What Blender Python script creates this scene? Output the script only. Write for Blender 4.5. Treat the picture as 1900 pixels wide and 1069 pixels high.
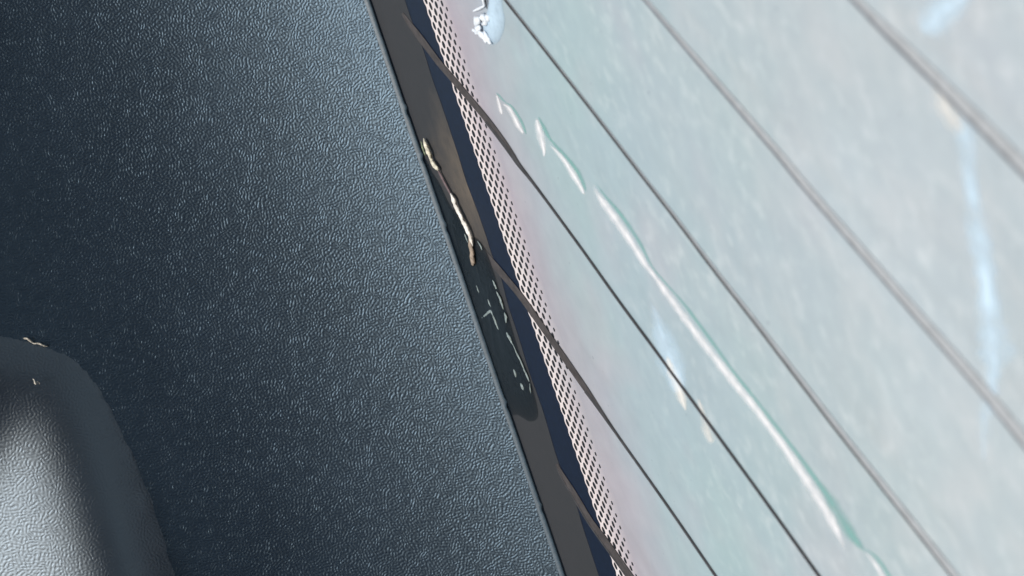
import bpy, bmesh, math, random
from mathutils import Matrix, Vector, noise
random.seed(7)
for o in list(bpy.data.objects): bpy.data.objects.remove(o)
scene = bpy.context.scene
COL = scene.collection
MM = 0.001
R = math.radians

# ---------------------------------------------------------------- camera, sky, sun
# Window frame (millimetres): u runs along the printed border, v across the pane, w towards the cabin.
RC = Matrix(((0.3151309901501501, 0.30786742479857276, -0.8977249622205598),
             (0.9371030313104985, 0.048666105223305944, 0.34564362992786885),
             (0.15010119171640535, -0.9501838027186813, -0.27316729909446913)))   # rows: right, down, forward
CAM = Vector((-14.873659789746242, 322.1592678190259, 93.80128229608151))
FPX = 4114.902080569947
right, down, fwd = RC[0].copy(), RC[1].copy(), RC[2].copy()
# world up, expressed in the window frame (the car window leans, the phone was held at an angle)
UPW = Vector((-0.75, -0.55, 0.35)).normalized()
XW = fwd.cross(UPW).normalized()
YW = UPW.cross(XW).normalized()
QM = Matrix((XW, YW, UPW))                       # window frame -> world
Q4 = QM.to_4x4()
def toworld(p): return QM @ (Vector(p) * MM)

cam_d = bpy.data.cameras.new('camera'); cam = bpy.data.objects.new('camera', cam_d); COL.objects.link(cam)
cr, cu, cb = QM @ right, QM @ (-down), QM @ (-fwd)
cam.matrix_world = Matrix(((cr.x, cu.x, cb.x, 0), (cr.y, cu.y, cb.y, 0), (cr.z, cu.z, cb.z, 0), (0, 0, 0, 1)))
cam.location = toworld(CAM)
cam_d.sensor_width = 36; cam_d.sensor_fit = 'HORIZONTAL'
cam_d.lens = 18 / math.tan(R(13.0))
cam_d.clip_start = 0.005; cam_d.clip_end = 100
cam_d.dof.use_dof = True
cam_d.dof.focus_distance = 0.345
cam_d.dof.aperture_fstop = 42.0
scene.camera = cam

SUN_IN_WINDOW = Vector((-0.19, 0.36, 0.90)).normalized()      # direction towards the sun, window frame
SUNW = (QM @ SUN_IN_WINDOW).normalized()
sun_elev = math.asin(SUNW.z); sun_az = math.atan2(SUNW.x, SUNW.y)
world = bpy.data.worlds.new('World'); scene.world = world; world.use_nodes = True
wn = world.node_tree.nodes; wl = world.node_tree.links
sky = wn.new('ShaderNodeTexSky'); sky.sky_type = 'NISHITA'; sky.sun_disc = False
sky.sun_elevation = sun_elev; sky.sun_rotation = sun_az
sky.air_density = 1.0; sky.dust_density = 1.0; sky.ozone_density = 1.5
wl.new(sky.outputs[0], wn['Background'].inputs[0]); wn['Background'].inputs[1].default_value = 0.052
sd = bpy.data.lights.new('sun', 'SUN'); sd.energy = 2.9; sd.angle = R(26); sd.color = (1.0, 0.985, 0.96)
sun = bpy.data.objects.new('sun', sd); COL.objects.link(sun)
sun.rotation_euler = (-SUNW).to_track_quat('-Z', 'Y').to_euler()
vs = scene.view_settings
vs.view_transform = 'Standard'; vs.look = 'None'; vs.exposure = 0.47; vs.gamma = 1.0; vs.use_curve_mapping = False
scene.render.engine = 'CYCLES'

# ---------------------------------------------------------------- measuring helpers
def ray(px, py): return (right * ((px - 950) / FPX) + down * ((py - 534.5) / FPX) + fwd)
def G(px, py, w=0.0):
    """point of the window plane at height w seen at a pixel of the photograph (1900 x 1069)"""
    d = ray(px, py); t = (w - CAM.z) / d.z
    return CAM + d * t
def smooth_path(pts, n):
    """Catmull-Rom through 2D points"""
    out = []
    P = [pts[0]] + list(pts) + [pts[-1]]
    for i in range(1, len(P) - 2):
        p0, p1, p2, p3 = P[i-1], P[i], P[i+1], P[i+2]
        for k in range(n):
            t = k / n
            out.append(tuple(0.5 * ((2*p1[j]) + (-p0[j]+p2[j])*t + (2*p0[j]-5*p1[j]+4*p2[j]-p3[j])*t*t + (-p0[j]+3*p1[j]-3*p2[j]+p3[j])*t**3) for j in range(len(p1))))
    out.append(tuple(pts[-1]))
    return out

# ---------------------------------------------------------------- object helpers
def mesh_obj(name, verts, faces, mat, parent=None, base=(0, 0, 0), smooth=True, uvs=None, kind=None):
    me = bpy.data.meshes.new(name)
    b = Vector(base)
    me.from_pydata([tuple((Vector(v) - b) * MM) for v in verts], [], faces)
    if uvs is not None:
        lay = me.uv_layers.new(name='UVMap')
        for li, l in enumerate(me.loops): lay.data[li].uv = uvs[l.vertex_index]
    if smooth:
        for p in me.polygons: p.use_smooth = True
    me.materials.append(mat)
    o = bpy.data.objects.new(name, me); COL.objects.link(o)
    if parent is None:
        o.matrix_world = Matrix.Translation(toworld(b)) @ Q4
    else: o.parent = parent
    if kind: o['kind'] = kind
    return o
def empty(name, base):
    o = bpy.data.objects.new(name, None); COL.objects.link(o)
    o.empty_display_size = 0.01
    o.matrix_world = Matrix.Translation(toworld(base)) @ Q4
    return o
def tag(o, label, cat, group=None):
    o['label'] = label; o['category'] = cat; o['kind'] = 'thing'
    if group: o['group'] = group
    return o

# ---------------------------------------------------------------- materials
class NT:
    def __init__(s, name):
        s.m = bpy.data.materials.new(name); s.m.use_nodes = True
        s.t = s.m.node_tree; s.n = s.t.nodes; s.l = s.t.links
        s.b = s.n['Principled BSDF']; s.out = s.n['Material Output']
    def node(s, typ, **kw):
        nd = s.n.new(typ)
        for k, v in kw.items(): setattr(nd, k, v)
        return nd
    def link(s, a, b): s.l.new(a, b)
    def val(s, nd, **kw):
        for k, v in kw.items(): nd.inputs[k.replace('_', ' ')].default_value = v
    def coords(s, scale=1000.0, uv=False):
        tc = s.node('ShaderNodeTexCoord'); mp = s.node('ShaderNodeMapping')
        mp.inputs['Scale'].default_value = (scale,) * 3 if not isinstance(scale, tuple) else scale
        s.link(tc.outputs['UV' if uv else 'Object'], mp.inputs[0]); return mp.outputs[0]
    def noise(s, vec, scale, detail=4, rough=0.55, dist=0.0):
        n = s.node('ShaderNodeTexNoise'); s.link(vec, n.inputs['Vector'])
        n.inputs['Scale'].default_value = scale; n.inputs['Detail'].default_value = detail
        n.inputs['Roughness'].default_value = rough; n.inputs['Distortion'].default_value = dist
        return n.outputs['Fac']
    def ramp(s, fac, stops):
        r = s.node('ShaderNodeValToRGB'); e = r.color_ramp.elements
        while len(e) < len(stops): e.new(0.5)
        for i, (p, c) in enumerate(stops):
            e[i].position = p; e[i].color = (c, c, c, 1) if not isinstance(c, tuple) else c + (1,)
        s.link(fac, r.inputs[0]); return r.outputs[0]
    def math(s, op, a, b=None, clamp=False):
        m = s.node('ShaderNodeMath', operation=op, use_clamp=clamp)
        for i, x in enumerate((a, b)):
            if x is None: continue
            if isinstance(x, (int, float)): m.inputs[i].default_value = x
            else: s.link(x, m.inputs[i])
        return m.outputs[0]
    def mixc(s, fac, a, b):
        m = s.node('ShaderNodeMix', data_type='RGBA')
        for i, x in ((0, fac), (6, a), (7, b)):
            if isinstance(x, (int, float)): m.inputs[i].default_value = x
            elif isinstance(x, tuple): m.inputs[i].default_value = x + (1,)
            else: s.link(x, m.inputs[i])
        return m.outputs[2]
    def bump(s, h, dist, strength=1.0, normal=None):
        b = s.node('ShaderNodeBump'); b.inputs['Distance'].default_value = dist; b.inputs['Strength'].default_value = strength
        s.link(h, b.inputs['Height'])
        if normal is not None: s.link(normal, b.inputs['Normal'])
        return b.outputs[0]
def simple(name, col, rough=0.5, spec=0.5, nscale=2.0, var=0.25, bump=0.0, bscale=3.0):
    m = NT(name); v = m.coords()
    f = m.noise(v, nscale, 4)
    dark = tuple(c * (1 - var) for c in col); light = tuple(min(1, c * (1 + var)) for c in col)
    m.link(m.mixc(m.ramp(f, [(0.3, 0.0), (0.7, 1.0)]), dark, light), m.b.inputs['Base Color'])
    m.val(m.b, Roughness=rough); m.b.inputs['Specular IOR Level'].default_value = spec
    if bump: m.link(m.bump(m.noise(v, bscale, 3), bump * MM), m.b.inputs['Normal'])
    return m.m

def grain_mat(name, base, rough, spec, amp, wl, uv=True, tint=(0.55, 0.78, 1.0), ior=1.52):
    """moulded interior plastic: worm-like leather grain as relief, faint dust specks"""
    m = NT(name)
    v = m.coords(1.0, uv=True) if uv else m.coords()
    # bend the lookup a little so that the grain never lines up
    nz = m.node('ShaderNodeTexNoise'); nz.inputs['Scale'].default_value = 0.35; nz.inputs['Detail'].default_value = 2
    m.link(v, nz.inputs['Vector'])
    sc = m.node('ShaderNodeVectorMath', operation='SCALE'); sc.inputs['Scale'].default_value = 1.2
    m.link(nz.outputs['Color'], sc.inputs[0])
    ad = m.node('ShaderNodeVectorMath', operation='ADD'); m.link(v, ad.inputs[0]); m.link(sc.outputs[0], ad.inputs[1])
    g = m.node('ShaderNodeTexGabor', gabor_type='2D')
    m.link(ad.outputs[0], g.inputs['Vector'])
    g.inputs['Scale'].default_value = 0.5 / wl; g.inputs['Frequency'].default_value = 2.0
    g.inputs['Anisotropy'].default_value = 0.0
    h = m.ramp(g.outputs['Value'], [(0.30, 0.0), (0.62, 1.0)])
    n2 = m.noise(v, 2.6, 2)
    hh = m.math('ADD', h, m.math('MULTIPLY', n2, 0.35))
    m.link(m.bump(hh, amp * MM), m.b.inputs['Normal'])
    # colour: nearly even, faint bloom
    f = m.noise(v, 0.05, 4)
    col = m.mixc(f, tuple(c * 0.85 for c in base), tuple(c * 1.15 for c in base))
    dust = m.ramp(m.noise(v, 1.9, 2, 0.5), [(0.72, 0.0), (0.78, 1.0)])
    col = m.mixc(m.math('MULTIPLY', dust, 0.06), col, (0.16, 0.17, 0.18))
    m.link(col, m.b.inputs['Base Color'])
    rr = m.math('ADD', m.math('MULTIPLY', f, 0.10), rough - 0.05)
    m.link(rr, m.b.inputs['Roughness'])
    m.b.inputs['Specular IOR Level'].default_value = spec
    m.b.inputs['Specular Tint'].default_value = tint + (1,); m.b.inputs['IOR'].default_value = ior
    return m.m

M = {}
M['grain'] = grain_mat('grained_plastic', (0.004, 0.009, 0.020), 0.44, 1.0, 0.041, 0.55)
M['grain_soft'] = grain_mat('grained_plastic_moulding', (0.008, 0.014, 0.026), 0.44, 1.0, 0.026, 0.60, tint=(0.70, 0.85, 1.0), ior=1.64)
M['lip'] = simple('smooth_plastic_edge', (0.040, 0.072, 0.105), 0.5, 0.6, 0.8, 0.2, 0.03, 1.5)
M['frit'] = simple('black_ceramic_print', (0.003, 0.008, 0.024), 0.45, 0.2, 1.0, 0.3)
M['dot'] = simple('black_ceramic_dot', (0.008, 0.010, 0.014), 0.5, 0.25, 1.0, 0.2)
M['bus'] = simple('silver_brown_paste', (0.047, 0.043, 0.044), 0.62, 0.3, 0.12, 0.25, 0.02, 4.0)
def strip_mat():
    m = NT('conductor_paste'); v = m.coords()
    d = m.node('ShaderNodeVectorMath', operation='DISTANCE'); m.link(v, d.inputs[0]); d.inputs[1].default_value = tuple(G(866, 340))
    dd = m.math('ADD', m.math('DIVIDE', d.outputs['Value'], 40.0), m.math('MULTIPLY', m.noise(v, 0.15, 3), 0.4))
    stain = m.ramp(dd, [(0.18, 1.0), (0.58, 0.0)])
    col = m.mixc(stain, (0.031, 0.033, 0.038), (0.115, 0.097, 0.080))
    grime = m.ramp(m.noise(v, 0.5, 5, 0.65), [(0.45, 0.0), (0.75, 1.0)])
    m.link(m.mixc(m.math('MULTIPLY', grime, 0.45), col, (0.022, 0.026, 0.030)), m.b.inputs['Base Color'])
    m.val(m.b, Roughness=0.6); m.b.inputs['Specular IOR Level'].default_value = 0.3
    m.link(m.bump(m.noise(v, 4.0, 3), 0.02 * MM), m.b.inputs['Normal'])
    return m.m
M['bus'] = strip_mat()
M['line'] = simple('heater_paste', (0.056, 0.051, 0.053), 0.62, 0.3, 0.6, 0.3, 0.02, 4.0)
M['line_pale'] = simple('heater_paste_pale', (0.36, 0.385, 0.415), 0.6, 0.35, 0.6, 0.12, 0.02, 4.0)
M['linedark_pale'] = simple('heater_paste_dark_edge_pale', (0.15, 0.165, 0.19), 0.6, 0.3, 0.6, 0.2)
M['linedark'] = simple('heater_paste_dark_edge', (0.045, 0.045, 0.050), 0.6, 0.3, 0.6, 0.3)
M['seal'] = simple('dried_sealant', (0.55, 0.53, 0.45), 0.85, 0.1, 1.2, 0.35, 0.25, 1.6)
M['seal_white'] = simple('dried_sealant_white', (0.72, 0.70, 0.67), 0.85, 0.1, 1.0, 0.25, 0.2, 1.8)
M['seal_brown'] = simple('dried_sealant_brown', (0.30, 0.25, 0.21), 0.8, 0.1, 1.2, 0.4, 0.2, 1.8)
M['seal_thin'] = simple('dried_sealant_thin', (0.13, 0.10, 0.11), 0.7, 0.3, 1.2, 0.3, 0.1, 1.8)
M['fleck'] = simple('pale_fleck', (0.20, 0.25, 0.26), 0.6, 0.4, 2.0, 0.35, 0.15, 2.5)
M['lint'] = simple('pale_lint', (0.55, 0.52, 0.47), 0.9, 0.2, 2.0, 0.3, 0.2, 3.0)


M['residue_white'] = simple('white_residue', (0.68, 0.74, 0.82), 0.85, 0.2, 1.5, 0.1, 0.2, 1.5)

def film(name, col, alpha, rough=0.6, softness=1.0, nscale=0.4, lo=0.3, hi=0.6, breakup=0.5, spec=0.1):
    """thin film on glass: opaque in the middle, thinning out to its own ragged edge (UV x across -1..1, y along 0..1)"""
    m = NT(name); tc = m.node('ShaderNodeTexCoord')
    sep = m.node('ShaderNodeSeparateXYZ'); m.link(tc.outputs['UV'], sep.inputs[0])
    a = m.math('SUBTRACT', 1.0, m.math('ABSOLUTE', sep.outputs[0]), clamp=True)
    n = m.ramp(m.noise(m.coords(), nscale, 4), [(lo, 1 - breakup), (hi, 1.0)])
    ends = m.math('MULTIPLY', m.math('MULTIPLY', sep.outputs[1], m.math('SUBTRACT', 1.0, sep.outputs[1])), 16.0, clamp=True)
    a = m.math('MULTIPLY', m.math('POWER', a, softness), ends, clamp=True)
    a = m.math('MULTIPLY', m.math('MULTIPLY', a, n), alpha, clamp=True)
    m.link(a, m.b.inputs['Alpha'])
    m.b.inputs['Base Color'].default_value = col + (1,)
    m.val(m.b, Roughness=rough); m.b.inputs['Specular IOR Level'].default_value = spec
    return m.m
M['crack_white'] = film('crack_white', (0.82, 0.83, 0.87), 0.9, 0.7, 0.75, 0.5, 0.35, 0.6, 0.35)
M['crack_green'] = film('crack_green', (0.20, 0.42, 0.40), 0.8, 0.7, 0.95, 0.25, 0.3, 0.6, 0.4)
M['drip'] = film('drip_blue', (0.62, 0.80, 0.96), 0.85, 0.8, 0.9, 0.12, 0.38, 0.62, 0.75)
M['drip_warm'] = film('drip_warm', (0.84, 0.81, 0.77), 0.6, 0.7, 1.2, 0.2, 0.35, 0.6, 0.5)

M['drip_cream'] = film('drip_cream', (0.90, 0.87, 0.83), 0.75, 0.7, 0.9, 0.35, 0.3, 0.6, 0.5)
M['smear'] = film('black_sealant_and_shade', (0.006, 0.012, 0.018), 1.0, 0.5, 0.2, 0.9, 0.38, 0.55, 0.12, spec=0.3)
M['residue'] = film('pale_blue_residue', (0.47, 0.62, 0.76), 1.0, 0.6, 0.22, 0.8, 0.3, 0.5, 0.2)
# the pane: clear tinted glass with a dried dirt film on its faces
def pane_mat():
    m = NT('dusty_glass'); v = m.coords()
    n, l = m.n, m.l
    tr = m.node('ShaderNodeBsdfTransparent'); tr.inputs[0].default_value = (0.80, 0.88, 0.93, 1)
    df = m.node('ShaderNodeBsdfDiffuse')
    gl = m.node('ShaderNodeBsdfGlossy'); gl.inputs['Roughness'].default_value = 0.05
    sep = m.node('ShaderNodeSeparateXYZ'); m.link(v, sep.inputs[0])
    big = m.noise(v, 0.035, 3, 0.5)
    mid = m.noise(v, 0.22, 3, 0.5)
    spots = m.noise(v, 0.40, 2, 0.45)
    across = m.math('ADD', sep.outputs[1], m.math('MULTIPLY', big, 30.0))
    # pinkish reflection along the printed border painted into the film, blue-green further in
    band = m.ramp(m.math('DIVIDE', across, 120.0), [(0.12, 0.0), (0.42, 1.0)])
    col = m.mixc(band, (0.62, 0.505, 0.60), (0.525, 0.655, 0.72))
    patch = m.ramp(m.noise(v, 0.05, 2, 0.5), [(0.5, 0.0), (0.72, 1.0)])
    col = m.mixc(m.math('MULTIPLY', patch, 0.6), col, (0.67, 0.66, 0.73))
    mint = m.math('MULTIPLY', m.ramp(m.noise(v, 0.028, 2, 0.5), [(0.42, 0.0), (0.62, 1.0)]), band)
    col = m.mixc(m.math('MULTIPLY', mint, 0.4), col, (0.50, 0.70, 0.69))
    far = m.ramp(m.math('DIVIDE', across, 150.0), [(0.45, 0.0), (0.95, 1.0)])
    col = m.mixc(m.math('MULTIPLY', far, 0.75), col, (0.655, 0.715, 0.765))
    col = m.mixc(m.math('MULTIPLY', m.math('MULTIPLY', far, 0.55), m.ramp(m.noise(v, 0.11, 3, 0.55), [(0.45, 0.0), (0.7, 1.0)])), col, (0.70, 0.73, 0.765))
    s2 = m.math('MULTIPLY', m.ramp(spots, [(0.50, 0.0), (0.76, 1.0)]), m.ramp(m.math('DIVIDE', across, 120.0), [(0.38, 0.12), (0.70, 1.0)]))
    s2 = m.math('MULTIPLY', s2, m.ramp(m.noise(v, 0.09, 3, 0.6), [(0.35, 0.15), (0.65, 1.5)]))
    col = m.mixc(m.math('MULTIPLY', s2, 0.30), col, (0.76, 0.81, 0.84))
    # paler, denser film in the dotted print, fading towards the clear glass
    gap_pale = m.ramp(m.math('DIVIDE', m.math('ADD', sep.outputs[1], m.math('MULTIPLY', mid, 3.0)), 16.0), [(0.25, 1.0), (0.85, 0.0)])
    col = m.mixc(m.math('MULTIPLY', gap_pale, 0.68), col, (0.90, 0.85, 0.83))
    speck = m.ramp(m.noise(v, 1.1, 1, 0.4), [(0.765, 0.0), (0.80, 1.0)])
    col = m.mixc(m.math('MULTIPLY', speck, 0.4), col, (0.25, 0.28, 0.30))
    m.link(col, df.inputs[0])
    fac = m.math('ADD', m.math('MULTIPLY', mid, 0.12), 0.50)
    fac = m.math('ADD', fac, m.math('MULTIPLY', s2, 0.06), clamp=True)
    fac = m.math('ADD', fac, m.math('MULTIPLY', gap_pale, 0.25), clamp=True)
    mx = m.node('ShaderNodeMixShader'); m.link(fac, mx.inputs[0]); m.link(tr.outputs[0], mx.inputs[1]); m.link(df.outputs[0], mx.inputs[2])
    fr = m.node('ShaderNodeFresnel'); fr.inputs[0].default_value = 1.35
    m2 = m.node('ShaderNodeMixShader'); m.link(m.math('MULTIPLY', fr.outputs[0], 0.6), m2.inputs[0]); m.link(mx.outputs[0], m2.inputs[1]); m.link(gl.outputs[0], m2.inputs[2])
    m.link(m2.outputs[0], m.out.inputs[0])
    return m.m
M['pane'] = pane_mat()

# ---------------------------------------------------------------- the rear window
WB = (0.0, 0.0, 0.0)
win = tag(empty('rear_window', WB), 'pale dusty car window with thin heater lines and a black dotted border', 'window')

U0, U1, V0, V1, TH = -60, 150, -45, 230, 4.0
bv = [(U0, V0, 0), (U1, V0, 0), (U1, V1, 0), (U0, V1, 0), (U0, V0, -TH), (U1, V0, -TH), (U1, V1, -TH), (U0, V1, -TH)]
mesh_obj('pane', bv, [(0, 1, 2, 3), (7, 6, 5, 4), (0, 4, 5, 1), (1, 5, 6, 2), (2, 6, 7, 3), (3, 7, 4, 0)], M['pane'], win, WB, smooth=False)

# printed border: solid band with a scalloped rim where its last row of dots melts into it
PITCH, CS, PH = 2.0, 1.5, 0.55
def thin_strip(rows, w0, w1):
    """closed slab from rows of (left uv, right uv)"""
    v, f = [], []
    for (a, b) in rows: v += [(a[0], a[1], w0), (b[0], b[1], w0), (b[0], b[1], w1), (a[0], a[1], w1)]
    n = len(rows)
    for i in range(n - 1):
        a, b = 4 * i, 4 * (i + 1)
        f += [(a+3, a+2, b+2, b+3), (a+2, a+1, b+1, b+2), (a, a+3, b+3, b)]
    f += [(0, 1, 2, 3), (4*n-1, 4*n-2, 4*n-3, 4*n-4)]
    return v, f
rows = []
k = 0; u = -30.0
while u < 112:
    e = 0.02 + 0.42 * (0.5 + 0.5 * math.cos(2 * math.pi * (u - PH - PITCH / 2) / PITCH)) ** 1.3
    rows.append(((u, V0 + 1), (u, e))); u += PITCH / 10
v, f = thin_strip(rows, 0.01, 0.04)
band = mesh_obj('printed_border', v, f, M['frit'], win, WB, smooth=False)
band['label'] = 'solid black printed border of the glass'
RAD = [0.58, 0.59, 0.58, 0.56, 0.52, 0.45, 0.32]
def dot_mesh(r, seed):
    rnd = random.Random(seed); n = 14
    v = [(0, 0, 0.055 * MM)]; f = []
    for ring, (rr, w) in enumerate(((r * 0.9, 0.055), (r, 0.012))):
        for i in range(n):
            a = 2 * math.pi * i / n
            q = rr * (1 + 0.05 * math.sin(2 * a + seed) + rnd.uniform(-.02, .02))
            v.append((q * 1.08 * math.cos(a) * MM, q * math.sin(a) * MM, w * MM))
    for i in range(n):
        j = (i + 1) % n
        f.append((0, 1 + i, 1 + j)); f.append((1 + i, 1 + n + i, 1 + n + j, 1 + j))
    me = bpy.data.meshes.new('border_dot'); me.from_pydata(v, [], f); me.materials.append(M['dot'])
    return me
tv, tf = [], []
for c in range(7):
    variants = [dot_mesh(RAD[c], s + 11 * c) for s in range(4)]
    off = PH + (PITCH / 2 if c % 2 else 0)
    n0 = int((-11 - off) / PITCH) - 1
    for i in range(50):
        uu = off + (n0 + i) * PITCH; vv = 1.32 + CS * c
        if c < 6:
            d = bpy.data.objects.new('border_dot', random.choice(variants)); COL.objects.link(d); d.parent = band
            d.location = ((uu + random.uniform(-.03, .03)) * MM, (vv + random.uniform(-.03, .03)) * MM, 0)
        else:
            me = random.choice(variants); b0 = len(tv)
            tv += [(x.co.x / MM + uu, x.co.y / MM + vv, x.co.z / MM) for x in me.vertices]
            tf += [tuple(b0 + q for q in p.vertices) for p in me.polygons]
mesh_obj('fine_dots', tv, tf, M['dot'], band, WB, smooth=False, kind='stuff')

# conductor strip (bus bar): its outer rim traced, with a flare where each heater line leaves
rim = [(700, -120), (738, -40), (752, 0), (764, 36), (774, 60), (783, 83), (792, 110), (801, 140), (820, 194), (838, 248), (852, 291), (866, 337), (886, 390), (902, 436), (912, 468), (922, 494), (931, 517), (944, 567), (963, 625), (982, 688), (998, 733), (1011, 771), (1035, 852), (1054, 897), (1070, 936), (1082, 977), (1097, 1023), (1112, 1069), (1142, 1160)]
rim = smooth_path(rim, 5)
rows = []
for (x, y) in rim:
    g = G(x, y); rows.append(((g.x, V0 + 3), (g.x, g.y)))
v, f = thin_strip(rows, 0.045, 0.085)
mesh_obj('conductor_strip', v, f, M['bus'], win, WB, smooth=False)['label'] = 'dull brown conductor strip beside the trim edge'

def ribbon_px(pts, n=6, w=0.1, h=0.05):
    """pts: (x, y, half width in photo pixels); returns slab rows on the glass"""
    P = smooth_path(pts, n); L = []
    for i, (x, y, hw) in enumerate(P):
        a = P[max(i - 1, 0)]; b = P[min(i + 1, len(P) - 1)]
        tx, ty = b[0] - a[0], b[1] - a[1]; q = math.hypot(tx, ty) or 1
        nx, ny = ty / q, -tx / q                                   # to the upper right
        l = G(x - nx * hw, y - ny * hw); r = G(x + nx * hw, y + ny * hw)
        L.append(((l.x, l.y), (r.x, r.y)))
    return L
def heater(pts, label, dark=0.36, n=6, mat='line'):
    v, f = thin_strip(ribbon_px(pts, n), 0.10, 0.15)
    o = mesh_obj('heater_line', v, f, M[mat], win, WB, smooth=False); o['label'] = label
    if dark:
        P2 = []
        for i, (x, y, hw) in enumerate(pts):
            a = pts[max(i-1, 0)]; b = pts[min(i+1, len(pts)-1)]; tx, ty = b[0]-a[0], b[1]-a[1]; q = math.hypot(tx, ty)
            nx, ny = ty / q, -tx / q
            k = dark if not callable(dark) else dark(i / (len(pts) - 1))
            if k < 0.13: continue
            P2.append((x - nx * hw * (1 - k), y - ny * hw * (1 - k), hw * k + 0.4))
        if len(P2) < 3: return o
        v, f = thin_strip(ribbon_px(P2, n), 0.155, 0.19)
        mesh_obj('dark_core', v, f, M['linedark' + ('_pale' if mat == 'line_pale' and label[0] != 'h' or 'second' in label else '')], o, WB, smooth=False)
    return o
heater([(748, 24, 2), (760, 42, 4), (778, 66, 5.5), (799, 94, 5.4), (818, 119, 5.2), (836, 140, 5.2), (870, 180, 5.2), (905, 222, 5.2), (935, 262, 4.8), (953, 288, 3.9), (965, 306, 3.0), (1000, 351, 1.7), (1080, 460, 1.6), (1150, 558, 1.7), (1218, 650, 1.8), (1300, 762, 1.8), (1400, 899, 1.9), (1522, 1069, 2.1), (1600, 1178, 2.2)],
       'heater line that leaves the strip near the top and fans out brown', lambda t: 0.12 if t < 0.36 else min(0.85, 0.12 + (t - 0.36) * 5))
heater([(894, 456, 2), (906, 474, 4), (924, 497, 5.5), (940, 516, 5.4), (957, 536, 5.2), (978, 564, 5.2), (1010, 610, 5.2), (1040, 652, 5.2), (1065, 688, 5), (1090, 724, 4.6), (1108, 750, 3.2), (1150, 811, 1.6), (1240, 938, 1.6), (1330, 1069, 1.7), (1400, 1170, 1.8)],
       'heater line that leaves the strip at mid height', lambda t: 0.12 if t < 0.6 else min(0.85, 0.12 + (t - 0.6) * 5))
heater([(1034, 860, 2), (1044, 880, 4), (1060, 906, 5.2), (1077, 934, 5.4), (1096, 966, 5.6), (1125, 1006, 6.5), (1150, 1041, 6), (1172, 1072, 6), (1230, 1155, 5)],
       'heater line that leaves the strip at the bottom edge', 0.15)
heater([(860, -104, 1.8), (940, 0, 2.0), (1000, 76, 2.1), (1100, 204, 2.2), (1197, 330, 2.5), (1252, 400, 2.9), (1330, 503, 3.3), (1400, 592, 3.7), (1483, 700, 4.5), (1540, 774, 5.0), (1600, 850, 5.4), (1690, 963, 5.8), (1774, 1069, 6.2), (1860, 1178, 6.5)],
       'heater line just above the long white crack', lambda t: max(0.15, 0.85 - t * 0.8), mat='line_pale')
heater([(1110, -104, 2.6), (1200, 0, 3.2), (1260, 70, 4.0), (1308, 125, 5.0), (1380, 208, 5.8), (1450, 289, 6.4), (1497, 346, 6.8), (1600, 464, 7.4), (1700, 578, 8.2), (1828, 724, 9.6), (1900, 812, 10.5), (1990, 920, 11.5)],
       'heater line second from the right corner', lambda t: max(0.14, 0.42 - t * 0.35), mat='line_pale')
heater([(1480, -110, 6), (1590, 0, 7), (1645, 55, 9.5), (1700, 108, 11), (1800, 207, 12.5), (1900, 308, 13.5), (2000, 410, 15)],
       'broad blurred heater line across the upper right corner', lambda t: max(0.2, 0.4 - t * 0.3), mat='line_pale')

# cracks: pale blade with a green glass edge on its upper side
def film_ribbon(name, pts, mat, parent, w, n=6, dome=0.008):
    P = smooth_path(pts, n); v, f, uv = [], [], []
    m = 5
    for i, (x, y, hw) in enumerate(P):
        hw *= 1 + 0.30 * noise.noise((x * 0.045, y * 0.045, 4.0)) + 0.18 * noise.noise((x * 0.16, y * 0.16, 8.0))
        a = P[max(i-1, 0)]; b = P[min(i+1, len(P)-1)]; tx, ty = b[0]-a[0], b[1]-a[1]; q = math.hypot(tx, ty) or 1
        nx, ny = ty / q, -tx / q
        for k in range(m):
            s = -1 + 2 * k / (m - 1)
            g = G(x + nx * hw * s, y + ny * hw * s)
            v.append((g.x, g.y, w + dome * (1 - s * s))); uv.append((s, i / (len(P) - 1)))
    for i in range(len(P) - 1):
        for k in range(m - 1): a = i * m + k; f.append((a, a + 1, a + m + 1, a + m))
    return mesh_obj(name, v, f, mat, parent, WB, uvs=uv)
def crack(white, green, label, w=0.06):
    white = [(x, y, h * 1.05) for (x, y, h) in white]
    o = film_ribbon('crack', white, M['crack_white'], win, w); o['label'] = label
    if green: film_ribbon('green_edge', green, M['crack_green'], o, w - 0.03)
    return o
crack([(922, 176, 1), (926, 190, 4), (930, 205, 3.5), (932, 212, 1)], [(921, 172, .5), (927, 178, 2.5), (934, 186, 2), (940, 190, 1)], 'short pale nick in the glass')
crack([(934, 193, 1), (944, 200, 4), (954, 217, 5), (963, 234, 5), (972, 248, 1.5)], [(936, 190, .5), (948, 196, 2.5), (960, 212, 3), (970, 230, 3), (977, 250, 1)], 'short curved pale crack near the dotted border')
crack([(996, 220, 2), (1000, 238, 7), (1006, 260, 7), (1010, 280, 4), (1010, 291, 1)], [(999, 216, 1), (1007, 232, 4), (1015, 248, 4), (1024, 263, 2)], 'broad pale crack tooth above the long crack')
crack([(1022, 270, 1), (1036, 284, 4), (1052, 304, 5.5), (1066, 326, 6), (1078, 347, 5), (1085, 361, 1.5)], [(1018, 254, 1), (1034, 273, 4), (1050, 290, 4), (1066, 310, 5.5), (1080, 334, 5.5), (1088, 356, 2)], 'pale crack with a dark green edge, ending above the long crack')
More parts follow.
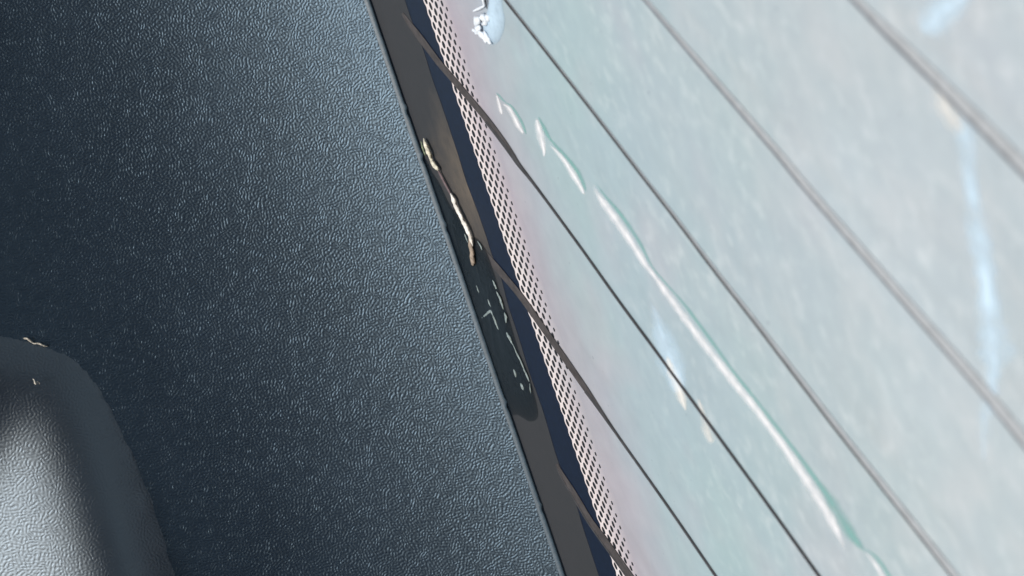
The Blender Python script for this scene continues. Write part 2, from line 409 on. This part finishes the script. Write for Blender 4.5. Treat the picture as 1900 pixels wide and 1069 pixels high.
crack([(1101, 342, 1.5), (1112, 364, 6), (1132, 392, 8), (1152, 420, 8), (1174, 452, 7), (1196, 488, 6), (1212, 508, 4.5), (1232, 536, 6), (1254, 566, 7), (1280, 602, 7.5), (1310, 642, 8), (1340, 680, 8), (1368, 716, 8.5), (1398, 752, 8), (1428, 792, 8), (1460, 836, 8.5), (1490, 880, 9), (1520, 925, 10), (1545, 968, 9), (1560, 998, 6), (1569, 1022, 2)],
      [(1104, 338, 1), (1122, 362, 3), (1146, 390, 4), (1168, 420, 4.5), (1190, 455, 4), (1210, 494, 2), (1236, 526, 2.2), (1268, 562, 3), (1292, 594, 4), (1326, 640, 4), (1360, 688, 4), (1400, 738, 4), (1440, 790, 4), (1480, 842, 4.5), (1512, 886, 6), (1540, 925, 11), (1562, 962, 13), (1580, 992, 12), (1598, 1014, 6), (1612, 1028, 2)],
      'long pale crack with a green edge running down to the bottom edge')
crack([(1606, 1024, 1), (1618, 1038, 3), (1630, 1055, 5), (1642, 1076, 6), (1656, 1100, 5)], [(1606, 1018, 1), (1622, 1030, 3), (1636, 1046, 4), (1650, 1068, 4), (1664, 1096, 4)], 'crack stub at the bottom edge')

# dried drip marks on the pane
def drip(pts, mat, label, w=0.05):
    o = film_ribbon('drip_mark', pts, M[mat], win, w, dome=0.02); o['label'] = label; return o
drip([(1788, 205, 4.6), (1791, 245, 20.9), (1796, 285, 20.9), (1800, 325, 17.4), (1806, 375, 19.7), (1812, 420, 25.5), (1822, 460, 25.5), (1830, 510, 23.2), (1834, 560, 23.2), (1840, 610, 30.2), (1848, 650, 39.4), (1844, 690, 20.9), (1834, 740, 16.2), (1828, 780, 13.9), (1826, 820, 9.3), (1828, 860, 3.4)], 'drip', 'long patchy pale blue drip mark down the right edge')
drip([(1712, 60, 8.1), (1724, 48, 32.4), (1740, 30, 36.5), (1758, 16, 32.4), (1778, -2, 28.3), (1800, -24, 20.2)], 'drip', 'pale blue drip mark in the upper right corner')
drip([(1730, 138, 7.0), (1745, 170, 21.1), (1760, 205, 26.3), (1775, 228, 24.6), (1790, 246, 10.5)], 'drip_warm', 'warm stain above the long drip mark')
drip([(1208, 560, 2.7), (1222, 600, 14.6), (1234, 632, 27.3), (1243, 662, 31.1), (1252, 692, 27.3), (1258, 715, 21.9), (1262, 728, 12.8)], 'drip', 'pale blue stain beside the long crack', 0.05)
drip([(1238, 660, 3), (1247, 688, 12), (1257, 712, 14), (1265, 735, 11), (1271, 752, 5), (1274, 762, 2)], 'drip_cream', 'cream tip of the stain beside the long crack', 0.075)
drip([(1296, 738, 1.7), (1306, 772, 9.7), (1314, 800, 13.0), (1322, 822, 6.5)], 'drip_warm', 'small cream stain under the long crack', 0.05)

# ---------------------------------------------------------------- the trim panel
EV, EW = -27.9, 0.5
A0, A1, TL = R(36.5), R(-6), 84.0
def alpha(t): 
    s = min(max(t / TL, 0), 1.35)
    return A0 + (A1 - A0) * (s ** 0.9)
_tab = [(EV, EW)]
for i in range(1200):
    a = alpha(i * 0.1); p = _tab[-1]
    _tab.append((p[0] - math.sin(a) * 0.1, p[1] + math.cos(a) * 0.1))
def prof(t):
    i = min(int(t / 0.1), 1199); k = t / 0.1 - i
    return (_tab[i][0] * (1 - k) + _tab[i+1][0] * k, _tab[i][1] * (1 - k) + _tab[i+1][1] * k)
trim = tag(empty('trim_panel', (40, EV, EW)), 'dark blue grey grained plastic trim panel along the window edge', 'trim panel')
TB = (40, EV, EW)
UA, UB, NU = -45, 140, 75
LIPW = 0.9
# smooth rounded edge lip with small burrs
burr = [(750, 200), (789, 288), (838, 418), (944, 748), (1008, 940)]
bu = []
for (x, y) in burr: bu.append(G(x, y, EW).x)
v, f = [], []
NL = 420
for i in range(NL + 1):
    u = UA + (UB - UA) * i / NL
    j = 0.05 * noise.noise((u * 0.35, 3.1, 0)) + 0.04 * noise.noise((u * 1.7, 9.1, 0))
    for q in bu:
        j += 0.28 * math.exp(-((u - q) / 0.35) ** 2) - 0.16 * math.exp(-((u - q - 0.9) / 0.5) ** 2)
    p = prof(LIPW); a = alpha(0)
    n = (math.cos(a), math.sin(a)); L = (-math.sin(a), math.cos(a))
    pr = [(LIPW + 0.02, -0.02), (LIPW * 0.6, 0.05), (0.12, 0.02), (-0.04 - j, -0.08), (-0.06 - j, -0.2), (0.08 - j, -0.42), (0.6, -0.6), (3.0, -0.8)]
    for (tt, nn) in pr:
        v.append((u, EV + L[0] * tt + n[0] * nn, EW + L[1] * tt + n[1] * nn))
m = 8
for i in range(NL):
    for k in range(m - 1): a = i * m + k; f.append((a, a + m, a + m + 1, a + 1))
mesh_obj('edge_lip', v, f, M['lip'], trim, TB)['label'] = 'smooth lighter lip along the panel edge'

def panel_tu(P):
    """nearest profile parameter t and height above the skin of a point of the window frame"""
    t0 = min(range(0, 1190, 4), key=lambda i: (_tab[i][0]-P.y)**2 + (_tab[i][1]-P.z)**2)
    a = alpha(t0 * 0.1)
    return t0 * 0.1, (P.y - _tab[t0][0]) * math.cos(a) + (P.z - _tab[t0][1]) * math.sin(a)
def on_panel(px, py, height=None):
    d = ray(px, py); s = 230.0
    while s < 420:
        P = CAM + d * s
        t, h = panel_tu(P)
        if height: h -= height(t, P.x)
        if h < 0: break
        s += max(0.05, h * 0.5)
    return P, t
# rounded moulding at the lower left: its foot is traced on the panel, it swells to a ridge and rolls off to the far side
foot_px = [(-60, 612), (0, 622), (70, 640), (125, 660), (165, 694), (196, 742), (242, 835), (282, 932), (325, 1069), (372, 1220)]
foot = []
for (x, y) in smooth_path(foot_px, 7):
    P, t = on_panel(x, y); foot.append((t, P.x))
def foot_dist(t, u):
    """distance inside the foot line (positive under the moulding)"""
    best = 1e9; side = 1
    for k in range(len(foot) - 1):
        (ax, ay), (bx, by) = foot[k], foot[k+1]
        ex, ey = bx - ax, by - ay; L2 = ex*ex + ey*ey
        q = max(0, min(1, ((t-ax)*ex + (u-ay)*ey) / L2))
        dx, dy = t - ax - ex*q, u - ay - ey*q; dd = dx*dx + dy*dy
        if dd < best: best = dd; side = 1 if ex*(u-ay) - ey*(t-ax) < 0 else -1
    return side * math.sqrt(best)
# grained skin, open where the moulding rises through it
v, f, uv = [], [], []
ts = [LIPW + (108 - LIPW) * (i / 110) for i in range(111)]
for i in range(NU + 1):
    u = UA + (UB - UA) * i / NU
    for t in ts:
        p = prof(t); v.append((u, p[0], p[1])); uv.append((t, u))
nt = len(ts)
for i in range(NU):
    for j in range(nt - 1):
        if foot_dist(ts[j], UA + (UB - UA) * (i + 0.5) / NU) > 4.5: continue
        a = i * nt + j; f.append((a, a + 1, a + nt + 1, a + nt))
# back skin, so that the panel has a thickness
b0 = len(v); TBK = [LIPW + 3 + i * (108 - LIPW - 3) / 24 for i in range(25)]
for i in range(NU + 1):
    u = UA + (UB - UA) * i / NU
    for t in TBK:
        p = prof(t); a = alpha(t); v.append((u, p[0] - math.cos(a) * 0.95, p[1] - math.sin(a) * 0.95)); uv.append((t, u))
for i in range(NU):
    for j in range(24):
        if foot_dist(TBK[j], UA + (UB - UA) * (i + 0.5) / NU) > -6: continue
        a = b0 + i * 25 + j; f.append((a, a + 25, a + 26, a + 1))
mesh_obj('grained_skin', v, f, M['grain'], trim, TB, uvs=uv)['label'] = 'grained skin of the panel'
RISE, HGT = 15.0, 4.8
_fl = sorted((f_[1], f_[0]) for f_ in (foot[30], foot[-1]))
def ridge(u):
    """t of the flank side of the foot line at this u"""
    if u <= _fl[0][0]: return _fl[0][1] + (_fl[0][1] - _fl[1][1]) / (_fl[1][0] - _fl[0][0]) * (_fl[0][0] - u) + 0.035 * (_fl[0][0] - u) ** 2
    for (ua, ta), (ub, tb) in zip(_fl, _fl[1:]):
        if ua <= u <= ub: return ta + (tb - ta) * (u - ua) / max(ub - ua, 1e-6)
    return _fl[-1][1]
def bulge_h(t, u):
    d = foot_dist(t, u)
    if d < -1.0: return -5.0
    k = max(0.0, min(1.0, d / RISE)); sm = math.sin(k * math.pi / 2) ** 1.15 if k > 0 else 0.0
    q = (t - ridge(u) - RISE * 0.66) / 7.5
    roll = 7.5 * math.log1p(math.exp(min(q, 30))) * 0.98
    low = min(0.0, d) * 0.6
    floor_h = 0.30 * d - 0.9 * max(0.0, d - 6.5) if d > 0 else -9.0     # never dives back through the panel near its foot
    return max(floor_h, sm * (HGT + 0.11 * (u - foot[10][1])) - roll * sm + low)
v, f, uv = [], [], []
T0, T1, GU0, GU1, ST = 46.0, 106.0, foot[0][1] - 6, 118.0, 0.8
NT_, NU_ = int((T1 - T0) / ST), int((GU1 - GU0) / ST)
idx = {}
raw = [[bulge_h(T0 + i * ST, GU0 + j * ST) for j in range(NU_ + 1)] for i in range(NT_ + 1)]
mask = [[foot_dist(T0 + i * ST, GU0 + j * ST) > 1.2 for j in range(NU_ + 1)] for i in range(NT_ + 1)]
for it in range(70):      # soften the ridge line
    new = [r[:] for r in raw]
    for i in range(NT_ + 1):
        for j in range(NU_ + 1):
            if mask[i][j]:
                a_, b_, c_, d_ = raw[max(i-1, 0)][j], raw[min(i+1, NT_)][j], raw[i][max(j-1, 0)], raw[i][min(j+1, NU_)]
                if 0 < i < NT_ and 0 < j < NU_: new[i][j] = (raw[i][j] * 2 + a_ + b_ + c_ + d_) / 6
    raw = new
def vert(i, j):
    if (i, j) not in idx:
        t = T0 + i * ST; u = GU0 + j * ST; p = prof(t); a = alpha(t); h = max(raw[i][j], -14.0)
        idx[(i, j)] = len(v); v.append((u, p[0] + math.cos(a) * h, p[1] + math.sin(a) * h)); uv.append((t + 300, u))
    return idx[(i, j)]
for i in range(NT_):
    for j in range(NU_):
        if all(foot_dist(T0 + (i + a_) * ST, GU0 + (j + b_) * ST) > -0.95 for a_ in (0, 1) for b_ in (0, 1)):
            f.append((vert(i, j), vert(i + 1, j), vert(i + 1, j + 1), vert(i, j + 1)))
mesh_obj('rounded_moulding', v, f, M['grain_soft'], trim, TB, uvs=uv)['label'] = 'rounded glossy moulding at the lower left'

# ---------------------------------------------------------------- debris
def blob_tube(name, pts, mat, base, parent=None, seed=0, n=8, sides=9, lump=0.45, flat=0.5):
    """lumpy strand: pts (u, v, w, radius) in mm, lying on the glass"""
    P = smooth_path(pts, n); vv, ff = [], []
    for i, (x, y, z, r) in enumerate(P):
        a = Vector(P[max(i-1, 0)][:3]); b = Vector(P[min(i+1, len(P)-1)][:3]); t = (b - a).normalized()
        s = t.cross(Vector((0, 0, 1))).normalized(); nn = s.cross(t)
        for k in range(sides):
            ph = 2 * math.pi * k / sides
            q = r * (1 + lump * noise.noise((x * 1.3 + seed, y * 1.3 + math.cos(ph) * 1.5, math.sin(ph) * 1.5)) + lump * .5 * noise.noise((x * 4 + seed, y * 4, ph)))
            vv.append(tuple(Vector((x, y, z)) + s * math.cos(ph) * q + nn * math.sin(ph) * q * flat))
    for i in range(len(P) - 1):
        for k in range(sides):
            a = i * sides + k; b = i * sides + (k + 1) % sides
            ff.append((a, b, b + sides, a + sides))
    ff.append(tuple(range(sides - 1, -1, -1))); e = (len(P) - 1) * sides; ff.append(tuple(range(e, e + sides)))
    return mesh_obj(name, vv, ff, mat, parent, base)
def gp(x, y, w, r): g = G(x, y, w); return (g.x, g.y, g.z, r)
def gs(x, y, w, r): return gp(x, y, w, r * 1.05)
SB = tuple(G(830, 380, 0.1))
strand = tag(empty('sealant_strand', SB), 'crooked strand of dried cream sealant lying between trim edge and glass', 'sealant strand')
blob_tube('cream_end', [gs(786, 258, .5, .15), gs(790, 270, .8, .62), gs(796, 284, .8, .6), gs(800, 296, .7, .48), gs(804, 305, .8, .55), gs(810, 312, .8, .5), gs(813, 316, .6, .15)], M['seal'], SB, strand, 1)['label'] = 'knobbly cream upper end'
blob_tube('thin_middle', [gs(811, 312, .5, .2), gs(818, 326, .5, .32), gs(828, 345, .5, .34), gs(837, 362, .5, .3), gs(840, 370, .5, .15)], M['seal_thin'], SB, strand, 2, lump=.15)['label'] = 'thin mauve brown middle'
blob_tube('white_length', [gs(836, 360, .6, .15), gs(840, 368, .8, .5), gs(846, 384, .8, .52), gs(856, 404, .8, .5), gs(864, 420, .8, .52), gs(870, 434, .8, .48), gs(875, 448, .7, .4), gs(877, 456, .6, .15)], M['seal_white'], SB, strand, 3)['label'] = 'brighter white length'
blob_tube('brown_tip', [gs(871, 440, .5, .2), gs(873, 455, .7, .5), gs(876, 470, .7, .62), gs(877, 482, .6, .65), gs(877, 490, .4, .4)], M['seal_brown'], SB, strand, 5)['label'] = 'flattened brown tip'
blob_tube('green_crumb', [gs(781, 262, .4, .12), gs(784, 272, .6, .3), gs(788, 284, .5, .3), gs(790, 290, .4, .1)], simple('green_crumb', (0.16, 0.20, 0.14), 0.8, .3, 2, .4, .2, 2), SB, strand, 8)['label'] = 'greenish crumb on the upper end'

# black sealant smear with pale flecks stuck to it, plus the strand's painted shadow
def patch(name, outline, mat, parent, base, w, height, rough=0.12, seed=0, step=5):
    O = smooth_path(outline + [outline[0]], step)[:-1]
    C = Vector((sum(p[0] for p in O) / len(O), sum(p[1] for p in O) / len(O)))
    rings = 9; vv, ff, uu = [], [], []; n = len(O)
    for r in range(rings):
        s = 1 - r / rings
        for (x, y) in O:
            X, Y = C.x + (x - C.x) * s, C.y + (y - C.y) * s
            g = G(X, Y)
            h = height * (1 - s ** 4) + rough * (1 - s) * noise.noise((g.x * 0.9 + seed, g.y * 0.5, 0))
            vv.append((g.x, g.y, w + h)); uu.append((s, 0.5))
    g = G(C.x, C.y); vv.append((g.x, g.y, w + height)); uu.append((0, 0.5))
    for r in range(rings - 1):
        for k in range(n): ff.append((r*n+k, r*n+(k+1) % n, (r+1)*n+(k+1) % n, (r+1)*n+k))
    for k in range(n): ff.append(((rings-1)*n+k, (rings-1)*n+(k+1) % n, len(vv)-1))
    return mesh_obj(name, vv, ff, mat, parent, base, uvs=uu)
SM = tuple(G(930, 620, 0.1))
smear = tag(empty('sealant_smear_and_shade', SM), 'glossy black sealant smear with pale flecks on the brown strip, and the painted shadow of the strand', 'sealant smear')
patch('black_film_and_shade', [(842, 385), (862, 400), (868, 440), (884, 440), (896, 452), (906, 470), (918, 505), (930, 545), (946, 590), (964, 650), (980, 690), (994, 735), (1000, 772), (985, 782), (962, 770), (940, 765), (915, 700), (895, 640), (875, 570), (858, 510), (846, 450), (838, 410)], M['smear'], smear, SM, 0.16, 0.22, 0.25, 3)
patch('black_film_and_shade', [(780, 286), (792, 296), (803, 318), (818, 342), (832, 372), (850, 404), (866, 438), (870, 470), (884, 500), (888, 530), (872, 540), (850, 480), (828, 410), (806, 350), (790, 312)], M['smear'], smear, SM, 0.13, 0.1, 0.1, 9)  # shadow on the strand's left, laid in as a dark film
flecks = [[(886, 448, .1), (891, 455, .22), (895, 464, .15)], [(862, 434, .1), (865, 442, .2), (868, 450, .1)],
          [(914, 520, .1), (918, 528, .3), (921, 536, .2)], [(921, 541, .12), (927, 552, .4), (931, 563, .35), (934, 574, .12)],
          [(905, 555, .1), (908, 562, .25), (911, 570, .1)], [(894, 590, .1), (902, 584, .2), (911, 578, .3), (917, 590, .35), (921, 602, .25), (925, 612, .1)],
          [(936, 580, .15), (939, 588, .4), (939, 598, .2)], [(940, 618, .2), (945, 626, .55), (950, 636, .3), (953, 642, .15)],
          [(953, 642, .12), (959, 656, .2), (966, 670, .2), (972, 684, .25), (978, 698, .25), (982, 708, .12)], [(953, 686, .2), (956, 692, .42), (957, 699, .2)],
          [(966, 712, .2), (969, 717, .5), (970, 722, .3)], [(884, 530, .1), (887, 538, .2), (889, 543, .1)], [(983, 712, .08), (984, 722, .18), (985, 730, .08)]]
for i, fl in enumerate(flecks):
    blob_tube('fleck', [gp(x, y, .35, r) for (x, y, r) in fl], M['fleck'], SM, smear, 20 + i, n=5, sides=7, lump=.6, flat=.5)

# adhesive residue at the top
RB0 = tuple(G(908, 40, 0.1))
res = tag(empty('adhesive_residue', RB0), 'pale blue lump of adhesive residue with white crumbs at the top of the glass', 'adhesive residue')
patch('smooth_lump', [(912, -30), (930, -30), (932, 0), (934, 18), (937, 30), (937, 45), (934, 60), (928, 74), (920, 82), (910, 82), (904, 72), (899, 60), (896, 48), (900, 34), (905, 20), (908, 0)], M['residue'], res, RB0, 0.05, 0.35, 0.3, 2)
for i, fl in enumerate([[(881, 46, .25), (885, 40, .7), (890, 36, .4)], [(893, 34, .4), (897, 33, .9), (899, 40, .6), (896, 45, .3)], [(882, 52, .2), (886, 55, .6), (891, 50, .3)],
                        [(881, 62, .15), (888, 61, .4), (895, 66, .5), (899, 72, .4), (903, 78, .3)], [(898, 58, .2), (904, 70, .45), (908, 78, .4), (911, 82, .15)], [(876, 55, .15), (879, 57, .3), (882, 58, .15)],
                        [(902, 28, .2), (905, 33, .5), (905, 38, .3)]]):
    blob_tube('white_crumb', [gp(x, y, .5, r) for (x, y, r) in fl], M['residue_white'], RB0, res, 40 + i, n=4, sides=7, lump=.5, flat=.6)
for fl in ([(878, 21, .12), (887, 17, .22), (897, 12, .18), (899, 10, .1)], [(893, -20, .2), (896, 0, .3), (899, 12, .15)]):
    blob_tube('white_thread', [gp(x, y, .3, r) for (x, y, r) in fl], M['residue_white'], RB0, res, 60, n=5, sides=6, lump=.1, flat=.5)
blob_tube('dark_thread', [gp(899, -10, .3, .15), gp(901, 4, .35, .25), gp(904, 16, .3, .12)], M['bus'], RB0, res, 61, n=5, sides=6, lump=.1, flat=.5)

# lint flakes on the moulding
def bulge_point(px, py): return on_panel(px, py, lambda t, u: max(bulge_h(t, u), 0.0))[0]
def bp(x, y, r):
    p = bulge_point(x, y) + Vector((0, .9, .3)) * (r * .6); return (p.x, p.y, p.z, r)
lb = tuple(bulge_point(66, 634))
fl = blob_tube('lint_flake', [bp(44, 628, .15), bp(51, 628, .35), bp(56, 632, .3), bp(63, 637, .22), bp(72, 637, .28), bp(79, 640, .32), bp(88, 643, .15)], M['lint'], lb, None, 80, n=5, sides=7, lump=.4)
tag(fl, 'crooked pale lint flake on top of the rounded moulding', 'lint')
lb = tuple(bulge_point(67, 710))
fl = blob_tube('lint_speck', [bp(61, 703, .08), bp(64, 706, .2), bp(66, 712, .25), bp(70, 708, .12), bp(74, 713, .08)], M['lint'], lb, None, 81, n=4, sides=6, lump=.4)
tag(fl, 'tiny pale speck on the moulding just below the lint flake', 'lint')
